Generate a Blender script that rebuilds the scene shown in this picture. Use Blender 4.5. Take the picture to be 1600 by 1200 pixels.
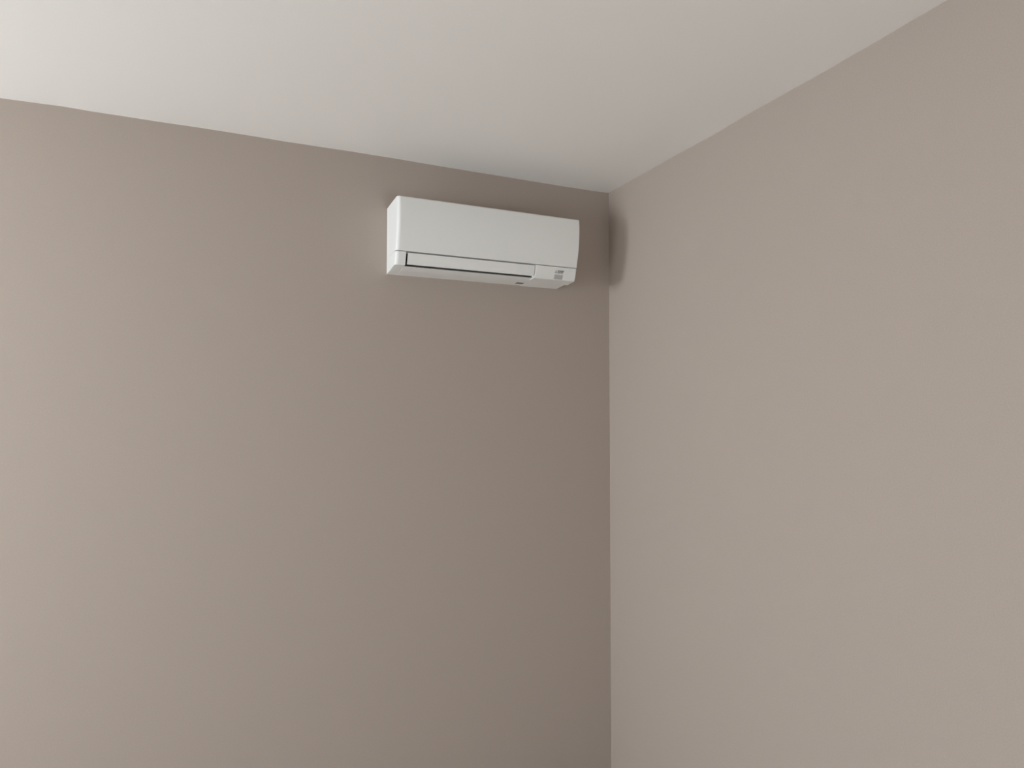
import bpy, bmesh, math
from mathutils import Vector, Matrix, noise

# ------------------------------------------------------------------ scene, camera, light, exposure
sc = bpy.context.scene
for o in list(bpy.data.objects):
    bpy.data.objects.remove(o, do_unlink=True)
C = sc.collection
RH = 2.6                                   # room height; the corner in view is x = 0, y = 0
RX, RY = -4.4, -4.6                        # far walls of the room behind and beside the camera

cam_data = bpy.data.cameras.new('camera')
cam_data.sensor_fit = 'HORIZONTAL'
cam_data.sensor_width = 36.0
cam_data.lens = 36.0 * 967.2 / 1600.0
cam_data.clip_start = 0.02
cam = bpy.data.objects.new('camera', cam_data)
C.objects.link(cam)
cam.location = (-1.5356, -2.4012, RH - 0.9547)
cam.rotation_euler = (math.radians(90) + 0.0275, 0.0, -0.4127)
sc.camera = cam

vs = sc.view_settings
vs.view_transform = 'Standard'
vs.look = 'None'
vs.gamma = 1.0
vs.use_curve_mapping = False
vs.exposure = 0.0

# daylight comes in through a high four-pane window and a glazed balcony door in the far left wall
# (x = RX) and through a low window in the wall behind the camera (y = RY)
AY0, AY1, AZ0, AZ1 = -1.14, -0.31, 1.56, 2.32      # high window
WY0, WY1, WZ0, WZ1 = -2.64, -1.58, 0.02, 1.70      # balcony door
BX0, BX1, BZ0, BZ1 = -1.25, -0.25, 0.06, 1.16      # low window

world = bpy.data.worlds.new('daylight')
sc.world = world
world.use_nodes = True
nt = world.node_tree
nt.nodes.clear()
wo = nt.nodes.new('ShaderNodeOutputWorld')
bg = nt.nodes.new('ShaderNodeBackground')
bg.inputs['Color'].default_value = (0.90, 0.95, 1.0, 1)
bg.inputs['Strength'].default_value = 0.1
nt.links.new(bg.outputs[0], wo.inputs['Surface'])

def area(name, loc, rot, sx, sy, power, color=(1, 1, 1)):
    l = bpy.data.lights.new(name, 'AREA')
    l.shape = 'RECTANGLE'
    l.size, l.size_y = sx, sy
    l.energy = power
    l.color = color
    o = bpy.data.objects.new(name, l)
    C.objects.link(o)
    o.location = loc
    o.rotation_euler = rot
    return o

DAY = (0.90, 0.985, 1.055)
# daylight through each pane (area lamps added per pane, strengths fitted to the room's brightness)
PANES = [(-0.70, -0.35, 1.60, 1.93, 25.5), (-0.70, -0.35, 1.97, 2.28, 12.0),
         (-1.10, -0.74, 1.60, 1.93, 18.8), (-1.10, -0.74, 1.97, 2.28, 1.2),
         (-2.60, -1.62, 0.06, 1.66, 43.0)]
for y0, y1, z0, z1, p in PANES:
    area('pane_daylight', (RX - 0.02, (y0 + y1) / 2, (z0 + z1) / 2), (0, math.radians(-90), 0), z1 - z0, y1 - y0, p, DAY)
area('window_daylight', ((BX0 + BX1) / 2, RY - 0.02, (BZ0 + BZ1) / 2), (math.radians(90), 0, 0), BX1 - BX0 - 0.1, BZ1 - BZ0 - 0.1, 19.0, DAY)
# the sun reaches the floor through the balcony door
sun_data = bpy.data.lights.new('sun', 'SUN')
sun_data.energy = 16.0
sun_data.angle = math.radians(1.0)
sun_data.color = (0.93, 0.95, 0.95)
sun = bpy.data.objects.new('sun', sun_data)
C.objects.link(sun)
SUN_DIR = Vector((1.0, 0.05, -1.5))          # the way its light travels
sun.rotation_euler = SUN_DIR.to_track_quat('-Z', 'Y').to_euler()

# ------------------------------------------------------------------ materials
def mat(name, color, rough=0.6, noise_scale=None, bump=0.0, var=0.0, spec=0.5, detail=4.0):
    m = bpy.data.materials.new(name)
    m.use_nodes = True
    n = m.node_tree
    b = n.nodes['Principled BSDF']
    b.inputs['Base Color'].default_value = (*color, 1)
    b.inputs['Roughness'].default_value = rough
    b.inputs['Specular IOR Level'].default_value = spec
    if noise_scale:
        tc = n.nodes.new('ShaderNodeTexCoord')
        nz = n.nodes.new('ShaderNodeTexNoise')
        nz.inputs['Scale'].default_value = noise_scale
        nz.inputs['Detail'].default_value = detail
        n.links.new(tc.outputs['Object'], nz.inputs['Vector'])
        if var:
            r = n.nodes.new('ShaderNodeValToRGB')
            r.color_ramp.elements[0].position = 0.3
            r.color_ramp.elements[1].position = 0.7
            r.color_ramp.elements[0].color = (*[c * (1 - var) for c in color], 1)
            r.color_ramp.elements[1].color = (*[min(1, c * (1 + var)) for c in color], 1)
            n.links.new(nz.outputs['Fac'], r.inputs['Fac'])
            n.links.new(r.outputs['Color'], b.inputs['Base Color'])
        if bump:
            bp = n.nodes.new('ShaderNodeBump')
            bp.inputs['Strength'].default_value = 1.0
            bp.inputs['Distance'].default_value = bump
            n.links.new(nz.outputs['Fac'], bp.inputs['Height'])
            n.links.new(bp.outputs['Normal'], b.inputs['Normal'])
    return m

WALL_COL = (0.426, 0.361, 0.313)
M_wall = mat('taupe_wall_paint', WALL_COL, 0.9, 260.0, 0.00015, 0.03, 0.2)
M_ceil = mat('off_white_ceiling_paint', (0.825, 0.795, 0.76), 0.95, 220.0, 0.00012, 0.01, 0.15)
M_floor = mat('light_floor_tile', (0.50, 0.45, 0.40), 0.4, 6.0, 0.0, 0.05)
M_frame = mat('white_window_frame', (0.8, 0.8, 0.78), 0.4, 30.0, 0.0, 0.01)
M_white = mat('white_plastic', (0.80, 0.80, 0.775), 0.50, 260.0, 0.00003, 0.008, 0.25)
M_dark = mat('dark_duct_plastic', (0.035, 0.030, 0.027), 0.6, 60.0, 0.0, 0.05, 0.3)
M_grey = mat('grey_print', (0.16, 0.15, 0.145), 0.6, 60.0, 0.0, 0.02, 0.3)
M_mark = mat('dark_grey_mark', (0.22, 0.20, 0.19), 0.6, 60.0, 0.0, 0.03, 0.3)
M_display = mat('translucent_grey_display', (0.44, 0.435, 0.425), 0.3, 60.0, 0.0, 0.02, 0.4)

# ------------------------------------------------------------------ mesh helpers
def link(name, bm, m, parent=None, smooth=False):
    me = bpy.data.meshes.new(name)
    bm.normal_update()
    bm.to_mesh(me)
    bm.free()
    me.materials.append(m)
    if smooth:
        for p in me.polygons:
            p.use_smooth = True
    o = bpy.data.objects.new(name, me)
    C.objects.link(o)
    if parent:
        o.parent = parent
    return o

def box(bm, x0, x1, y0, y1, z0, z1):
    vs_ = [bm.verts.new((x, y, z)) for x in (x0, x1) for y in (y0, y1) for z in (z0, z1)]
    for f in ((0, 1, 3, 2), (4, 6, 7, 5), (0, 4, 5, 1), (2, 3, 7, 6), (0, 2, 6, 4), (1, 5, 7, 3)):
        bm.faces.new([vs_[i] for i in f])

def struct(name, bm, m):
    o = link(name, bm, m)
    o['kind'] = 'structure'
    return o

def lerp_table(t, tab):
    if t <= tab[0][0]:
        return tab[0][1]
    for (a, va), (b, vb) in zip(tab, tab[1:]):
        if t <= b:
            return va + (vb - va) * (t - a) / (b - a)
    return tab[-1][1]

# ------------------------------------------------------------------ room shell
# the plasterer's edge where walls meet the ceiling is slightly uneven: small heights (m) along it
EDGE_L = [(-4.400, 0.0000), (-2.239, -0.0042), (-2.106, -0.0003), (-2.072, 0.0006), (-1.995, -0.0009), (-1.909, -0.0001), (-1.788, 0.0001), (-1.662, 0.0022), (-1.601, 0.0021), (-1.496, 0.0021), (-1.398, 0.0007), (-1.166, 0.0027), (-0.972, 0.0023), (-0.797, -0.0000), (-0.477, -0.0015), (-0.204, -0.0032), (-0.038, -0.0021), (0.000, 0.0000)]
EDGE_R = [(-4.600, 0.0000), (-2.200, 0.0000), (-1.486, 0.0037), (-1.426, 0.0013), (-1.387, 0.0018), (-1.315, -0.0010), (-1.258, -0.0004), (-1.157, -0.0025), (-1.014, -0.0009), (-0.840, -0.0012), (-0.689, -0.0043), (-0.494, -0.0011), (-0.315, -0.0017), (-0.164, -0.0002), (0.000, 0.0000)]

def edge_l(x):
    w = 0.0003 * noise.noise(Vector((x * 7.0, 3.1, 0))) + 0.0004 * noise.noise(Vector((x * 31.0, 8.1, 0)))
    return lerp_table(x, EDGE_L) + w * min(1, -x * 8)

def edge_r(y):
    w = 0.0004 * noise.noise(Vector((1.7, y * 8.0, 0))) + 0.0005 * noise.noise(Vector((5.7, y * 33.0, 0)))
    return lerp_table(y, EDGE_R) + w * min(1, -y * 8)

# ceiling: a fine grid near the two visible walls, lowered or raised a hair along the edges
def axis(end):
    a = [0.0, 0.012, 0.03, 0.06, 0.12]
    v = 0.12
    while v < -end - 0.05:
        v += 0.04
        a.append(v)
    a[-1] = -end
    return [-t for t in a]

XS, YS = axis(RX), axis(RY)

def ceil_z(x, y):
    fx = max(0.0, 1 + y / 0.10)          # 1 at the left wall, 0 at 10 cm away from it
    fy = max(0.0, 1 + x / 0.10)
    return RH + edge_l(x) * fx + edge_r(y) * fy

bm = bmesh.new()
grid = [[bm.verts.new((x, y, ceil_z(x, y))) for y in YS] for x in XS]
for i in range(len(XS) - 1):
    for j in range(len(YS) - 1):
        bm.faces.new((grid[i][j], grid[i + 1][j], grid[i + 1][j + 1], grid[i][j + 1]))
rim = [[bm.verts.new((x, y, RH + 0.1))for y in (0.15, RY - 0.15)] for x in (0.15, RX - 0.15)]
bm.faces.new((rim[0][0], rim[0][1], rim[1][1], rim[1][0]))
struct('ceiling', bm, M_ceil)

def wall_with_uneven_top(name, axis_i, pts, zfun):
    bm = bmesh.new()
    prev = None
    for t in pts:
        P = (t, 0, 0) if axis_i == 0 else (0, t, 0)
        Q = (t, 0.12, 0) if axis_i == 0 else (0.12, t, 0)
        z = zfun(t)
        col = [bm.verts.new((P[0], P[1], 0)), bm.verts.new((P[0], P[1], z)),
               bm.verts.new((Q[0], Q[1], z)), bm.verts.new((Q[0], Q[1], 0))]
        if prev:
            for k in range(4):
                k2 = (k + 1) % 4
                bm.faces.new((prev[k], prev[k2], col[k2], col[k]))
        else:
            bm.faces.new(col[::-1])
        prev = col
    bm.faces.new(prev)
    bmesh.ops.recalc_face_normals(bm, faces=bm.faces[:])
    return struct(name, bm, M_wall)

wall_with_uneven_top('wall_left', 0, XS, lambda x: ceil_z(x, 0))
wall_with_uneven_top('wall_right', 1, YS, lambda y: ceil_z(0, y))

bm = bmesh.new(); box(bm, RX - 0.12, 0.12, RY - 0.12, 0.12, -0.1, 0.0)
struct('floor', bm, M_floor)
T = 0.12
bm = bmesh.new()                                      # wall behind the camera with its low window
box(bm, RX - T, BX0, RY - T, RY, 0, RH)
box(bm, BX1, 0.0, RY - T, RY, 0, RH)
box(bm, BX0, BX1, RY - T, RY, 0, BZ0)
box(bm, BX0, BX1, RY - T, RY, BZ1, RH)
struct('wall_back', bm, M_wall)
bm = bmesh.new()                                      # far left wall with the balcony door opening
box(bm, RX - T, RX, AY1, 0.0, 0, RH)
box(bm, RX - T, RX, AY0, AY1, 0, AZ0)
box(bm, RX - T, RX, AY0, AY1, AZ1, RH)
box(bm, RX - T, RX, WY1, AY0, 0, RH)
box(bm, RX - T, RX, WY0, WY1, 0, WZ0)
box(bm, RX - T, RX, WY0, WY1, WZ1, RH)
box(bm, RX - T, RX, RY, WY0, 0, RH)
struct('wall_door_side', bm, M_wall)
fw = 0.04
bm = bmesh.new()                                      # door frame
for a in ((WY0, WY0 + fw, WZ0, WZ1), (WY1 - fw, WY1, WZ0, WZ1), (WY0 + fw, WY1 - fw, WZ0, WZ0 + fw),
          (WY0 + fw, WY1 - fw, WZ1 - fw, WZ1)):
    box(bm, RX - 0.09, RX - 0.03, *a)
struct('door_1', bm, M_frame)
bm = bmesh.new()                                      # high window frame with its glazing bars
for a in ((AY0, AY0 + fw, AZ0, AZ1), (AY1 - fw, AY1, AZ0, AZ1), (AY0 + fw, AY1 - fw, AZ0, AZ0 + fw),
          (AY0 + fw, AY1 - fw, AZ1 - fw, AZ1), (-0.74, -0.70, AZ0 + fw, AZ1 - fw),
          (AY0 + fw, -0.74, 1.93, 1.97), (-0.70, AY1 - fw, 1.93, 1.97)):
    box(bm, RX - 0.09, RX - 0.03, *a)
struct('window_2', bm, M_frame)
bm = bmesh.new()
for a in ((BX0, BX0 + fw, BZ0, BZ1), (BX1 - fw, BX1, BZ0, BZ1), (BX0 + fw, BX1 - fw, BZ0, BZ0 + fw), (BX0 + fw, BX1 - fw, BZ1 - fw, BZ1)):
    box(bm, a[0], a[1], RY - 0.09, RY - 0.03, a[2], a[3])
struct('window_1', bm, M_frame)

# ------------------------------------------------------------------ air conditioner
XL, XR = -1.0190, -0.2560            # its ends along the left wall
ZT, ZB = RH - 0.2015, RH - 0.4605    # top and lower back edge
ac = bpy.data.objects.new('air_conditioner', None)
C.objects.link(ac)
ac.location = ((XL + XR) / 2, 0.0, ZB)
ac.rotation_euler = (0.0, 0.0025, 0.0)      # hung a touch low at its right end
ac['label'] = 'white wall-mounted split air conditioner high in the corner under the ceiling'
ac['category'] = 'air conditioner'
HW = (XR - XL) / 2
H = ZT - ZB

# side profile, distance from the wall (d) against height above the lower back edge (z)
SEAM = 0.060
def front_d(z):
    """depth of the front face at height z"""
    return lerp_table(z, [(0.0085, 0.1345), (0.020, 0.1425), (0.035, 0.1475), (0.060, 0.1535), (0.085, 0.1605), (0.110, 0.1665),
                          (0.135, 0.1718), (0.160, 0.1755), (0.190, 0.1780), (0.215, 0.1785), (0.240, 0.1775), (H, 0.1760)])

def loft(bm, sections, close=True):
    """sections: list of equal-length lists of (x, y, z)"""
    rows = [[bm.verts.new(p) for p in s] for s in sections]
    n = len(rows[0])
    for a, b in zip(rows, rows[1:]):
        for k in range(n if close else n - 1):
            k2 = (k + 1) % n
            bm.faces.new((a[k], a[k2], b[k2], b[k]))
    bm.faces.new(rows[0][::-1])
    bm.faces.new(rows[-1])
    bmesh.ops.recalc_face_normals(bm, faces=bm.faces[:])

def rounded_sections(x0, x1, prof, r0, r1, steps=6, cx=0.06, cz=None):
    """sweep prof [(d, z)] from x0 to x1; near each end the section's front is drawn in
    along a quarter circle of radius r0 / r1, so the vertical front corners are round"""
    secs = []
    def sec(x, shrink):
        out = []
        for d, z in prof:
            k = min(1.0, max(0.0, (d - 0.02) / 0.08))
            out.append((x, -(d - shrink * k), z))
        return out
    if r0 > 0:
        for i in range(steps):
            a = math.pi / 2 * i / steps
            secs.append(sec(x0 + r0 * (1 - math.cos(a)), r0 * (1 - math.sin(a))))
    secs.append(sec(x0 + r0, 0))
    secs.append(sec(x1 - r1, 0))
    if r1 > 0:
        for i in range(steps - 1, -1, -1):
            a = math.pi / 2 * i / steps
            secs.append(sec(x1 - r1 * (1 - math.cos(a)), r1 * (1 - math.sin(a))))
    return secs

def bevel(o, w, seg=2, ang=35):
    b = o.modifiers.new('bevel', 'BEVEL')
    b.width = w
    b.segments = seg
    b.limit_method = 'ANGLE'
    b.angle_limit = math.radians(ang)
    b.harden_normals = False
    return o

def smooth_by_angle(o, deg=30):
    me = o.data
    for p in me.polygons:
        p.use_smooth = True
    import bmesh as _b
    bm = _b.new(); bm.from_mesh(me)
    for e in bm.edges:
        e.smooth = not (len(e.link_faces) == 2 and e.calc_face_angle(0) > math.radians(deg))
    bm.to_mesh(me); bm.free()

# openings along x (local): flap opening between the left cheek and the sensor block
FX0, FX1 = -0.9800 - (XL + XR) / 2, -0.4460 - (XL + XR) / 2
Z0F = 0.0115                          # lower edge of the front face

# upper casing: everything above the seam (the front panel is a sheet in front of it)
zs = [H, 0.240, 0.215, 0.190, 0.160, 0.135, 0.110, 0.085, SEAM + 0.004]
INS = 0.010
prof = [(0.0, H)] + [(front_d(z) - INS, z - (0.0008 if z == H else 0)) for z in zs] + [(front_d(SEAM) - 0.022, SEAM - 0.004), (0.0, SEAM - 0.004)]
bm = bmesh.new()
loft(bm, rounded_sections(-HW + 0.0012, HW - 0.0012, prof, 0.012, 0.012))
casing = link('casing', bm, M_white, ac)
smooth_by_angle(casing, 25)

# front panel: a curved sheet that wraps the front and both ends down to the seam
outer = [(0.0, H)] + [(0.02, H + 0.0)] + [(front_d(z) - (0.004 if z == H else 0), z) for z in [H]] + \
        [(front_d(z), z) for z in [H - 0.004, 0.240, 0.215, 0.190, 0.160, 0.135, 0.110, 0.085, SEAM + 0.0022]]
prof = outer + [(front_d(SEAM) - 0.008, SEAM + 0.0015), (0.0, SEAM + 0.0015)]
bm = bmesh.new()
loft(bm, rounded_sections(-HW, HW, prof, 0.014, 0.004, 6))
panel = link('front_panel', bm, M_white, ac)
smooth_by_angle(panel, 25)

def lower_prof(z_top, z_low=Z0F, z_back=0.0):
    # a step behind the face closes the seam, so the seam shows only along the front
    g = front_d(z_top) - 0.013
    return [(0.0, SEAM + 0.0012), (g, SEAM + 0.0012), (g + 0.0004, z_top), (front_d(z_top), z_top), (front_d(0.035), 0.035),
            (front_d(0.020), 0.020), (front_d(z_low), z_low), (0.072, z_low * 0.42), (0.055, z_low * 0.28), (0.0, z_back)]

# lower casing: left cheek
bm = bmesh.new()
TOPL = SEAM - 0.0012
secs = rounded_sections(-HW, FX0, lower_prof(TOPL), 0.014, 0.0)
# the underside of the cheek rises towards the outer end in a soft curve
loft(bm, secs)
cheek = link('end_cheek', bm, M_white, ac)
smooth_by_angle(cheek, 25)
# right block with the display; its lower back corner is chamfered at the outer end
bm = bmesh.new()
secs = rounded_sections(FX1, HW, lower_prof(TOPL, 0.0085, -0.0015), 0.004, 0.005, 5)
mid = [tuple(p) for p in secs[6]]
def raised(sec, x, dz):
    return [(x, y, z + (dz if (-y < 0.06 and z < 0.02) else 0.0)) for (_, y, z) in sec]
secs = secs[:6] + [raised(mid, HW - 0.0150, 0.0), raised(mid, HW - 0.0130, 0.0085), raised(mid, HW - 0.006, 0.0085)] + \
       [raised(q, q[0][0], 0.0090) for q in secs[6:]]
loft(bm, secs)
block = link('display_block', bm, M_white, ac)
smooth_by_angle(block, 25)

# underside tray behind the flap, with the dark outlet slot in front of it
bm = bmesh.new()
tray = [(0.0, 0.0), (0.0, 0.030), (0.085, 0.030), (0.112, 0.0165), (0.1195, 0.0115), (0.090, 0.0052), (0.055, 0.0024)]
loft(bm, [[(x, -d, z) for d, z in tray] for x in (FX0, FX1)])
smooth_by_angle(link('underside_tray', bm, M_white, ac), 25)
# small dark grey piece set on the underside next to the display block
bm = bmesh.new()
RX0 = -0.4840 - (XL + XR) / 2
loft(bm, [[(x, -d, z) for d, z in ((0.028, 0.010), (0.028, 0.0005), (0.052, 0.0017), (0.052, 0.010))] for x in (RX0, RX0 + 0.034)])
link('underside_mark', bm, M_mark, ac)
# dark air outlet behind the flap
bm = bmesh.new()
duct = [(0.0, 0.0301), (0.0, SEAM - 0.004), (0.134, SEAM - 0.004), (0.128, 0.032), (0.122, 0.019), (0.113, 0.0185), (0.085, 0.0301)]
loft(bm, [[(x, -d, z) for d, z in duct] for x in (FX0, FX1)])
link('air_outlet', bm, M_dark, ac)

# flap (air guide) closing the outlet
bm = bmesh.new()
FT, FB = SEAM - 0.0042, 0.0150
flap = [(front_d(FT) , FT), (front_d(0.045), 0.045), (front_d(0.035), 0.035), (front_d(0.022), 0.022), (front_d(FB) - 0.001, FB),
        (front_d(FB) - 0.006, FB + 0.001), (front_d(0.035) - 0.007, 0.035), (front_d(FT) - 0.007, FT)]
loft(bm, [[(x, -d, z) for d, z in flap] for x in (FX0 + 0.0075, FX1 - 0.0030)])
fl = link('air_flap', bm, M_white, ac)
smooth_by_angle(fl, 25)

# ---- marks on the display block: emblem, two-line maker's name, grey display
def on_front(x, z, lift=0.0004):
    return (x, -(front_d(z) + lift), z)

bm = bmesh.new()
x0, x1, z0, z1 = -0.3560 - (XL + XR) / 2, -0.3170 - (XL + XR) / 2, 0.0110, 0.0285
n = 6
rows = [[bm.verts.new(on_front(x, z0 + (z1 - z0) * i / n)) for x in (x0, x1)] for i in range(n + 1)]
back = [[bm.verts.new(on_front(x, z0 + (z1 - z0) * i / n, -0.001)) for x in (x0, x1)] for i in range(n + 1)]
for i in range(n):
    bm.faces.new((rows[i][0], rows[i][1], rows[i + 1][1], rows[i + 1][0]))
    bm.faces.new((back[i][0], rows[i][0], rows[i + 1][0], back[i + 1][0]))
    bm.faces.new((rows[i][1], back[i][1], back[i + 1][1], rows[i + 1][1]))
bm.faces.new((rows[n][0], rows[n][1], back[n][1], back[n][0]))
bm.faces.new((back[0][0], back[0][1], rows[0][1], rows[0][0]))
link('display_window', bm, M_display, ac)['label'] = 'small grey display window'

LX, LZ = -0.3570 - (XL + XR) / 2, 0.0345       # lower left of the emblem
s = 0.0066
bm = bmesh.new()
def rhomb(cx, cz, ang):
    """a rhombus whose near tip is at (cx, cz), pointing along ang"""
    L, Wd = s * 1.0, s * 0.577 / 2
    L = s
    dx, dz = math.cos(ang), math.sin(ang)
    pts = [(0, 0), (L / 2, -Wd), (L, 0), (L / 2, Wd)]
    vv = []
    for a, b in pts:
        X = cx + a * dx - b * dz
        Z = cz + a * dz + b * dx
        vv.append((X, Z))
    top = [bm.verts.new(on_front(X, Z, 0.0005)) for X, Z in vv]
    bot = [bm.verts.new(on_front(X, Z, -0.0004)) for X, Z in vv]
    bm.faces.new(top)
    for k in range(4):
        bm.faces.new((top[k], top[(k + 1) % 4], bot[(k + 1) % 4], bot[k]))
ex, ez = LX + s * 0.87, LZ + s * 0.5 + 0.0005
for a in (90, 210, 330):
    rhomb(ex, ez, math.radians(a))
bmesh.ops.recalc_face_normals(bm, faces=bm.faces[:])
link('emblem', bm, M_grey, ac)['label'] = 'grey three-diamond emblem'

def text_mesh(name, body, size, x, z, squeeze=0.76):
    cu = bpy.data.curves.new(name, 'FONT')
    cu.body = body
    cu.size = size
    cu.extrude = 0.0004
    cu.offset = size * 0.012
    cu.align_x = 'LEFT'
    t = bpy.data.objects.new(name, cu)
    C.objects.link(t)
    t.location = (0, 0, 0)
    dg = bpy.context.evaluated_depsgraph_get()
    me = bpy.data.meshes.new_from_object(t.evaluated_get(dg))
    bpy.data.objects.remove(t, do_unlink=True)
    me.name = name
    for v in me.vertices:
        X, Z, h = x + v.co.x * squeeze, z + v.co.y, v.co.z
        v.co = on_front(X, Z, h + 0.0003)
    me.materials.clear()
    me.materials.append(M_grey)
    o = bpy.data.objects.new(name, me)
    C.objects.link(o)
    o.parent = ac
    return o
text_mesh('lettering', 'MITSUBISHI', 0.0076, LX + 2.05 * s, LZ + 0.0058)
text_mesh('lettering', 'ELECTRIC', 0.0076, LX + 2.05 * s, LZ - 0.0006)

for ch in ac.children:
    if ch.name.split('.')[0] in ('casing', 'front_panel', 'end_cheek', 'display_block', 'air_flap', 'underside_tray'):
        w = ch.modifiers.new('weighted_normal', 'WEIGHTED_NORMAL')
        w.keep_sharp = True
        w.weight = 90
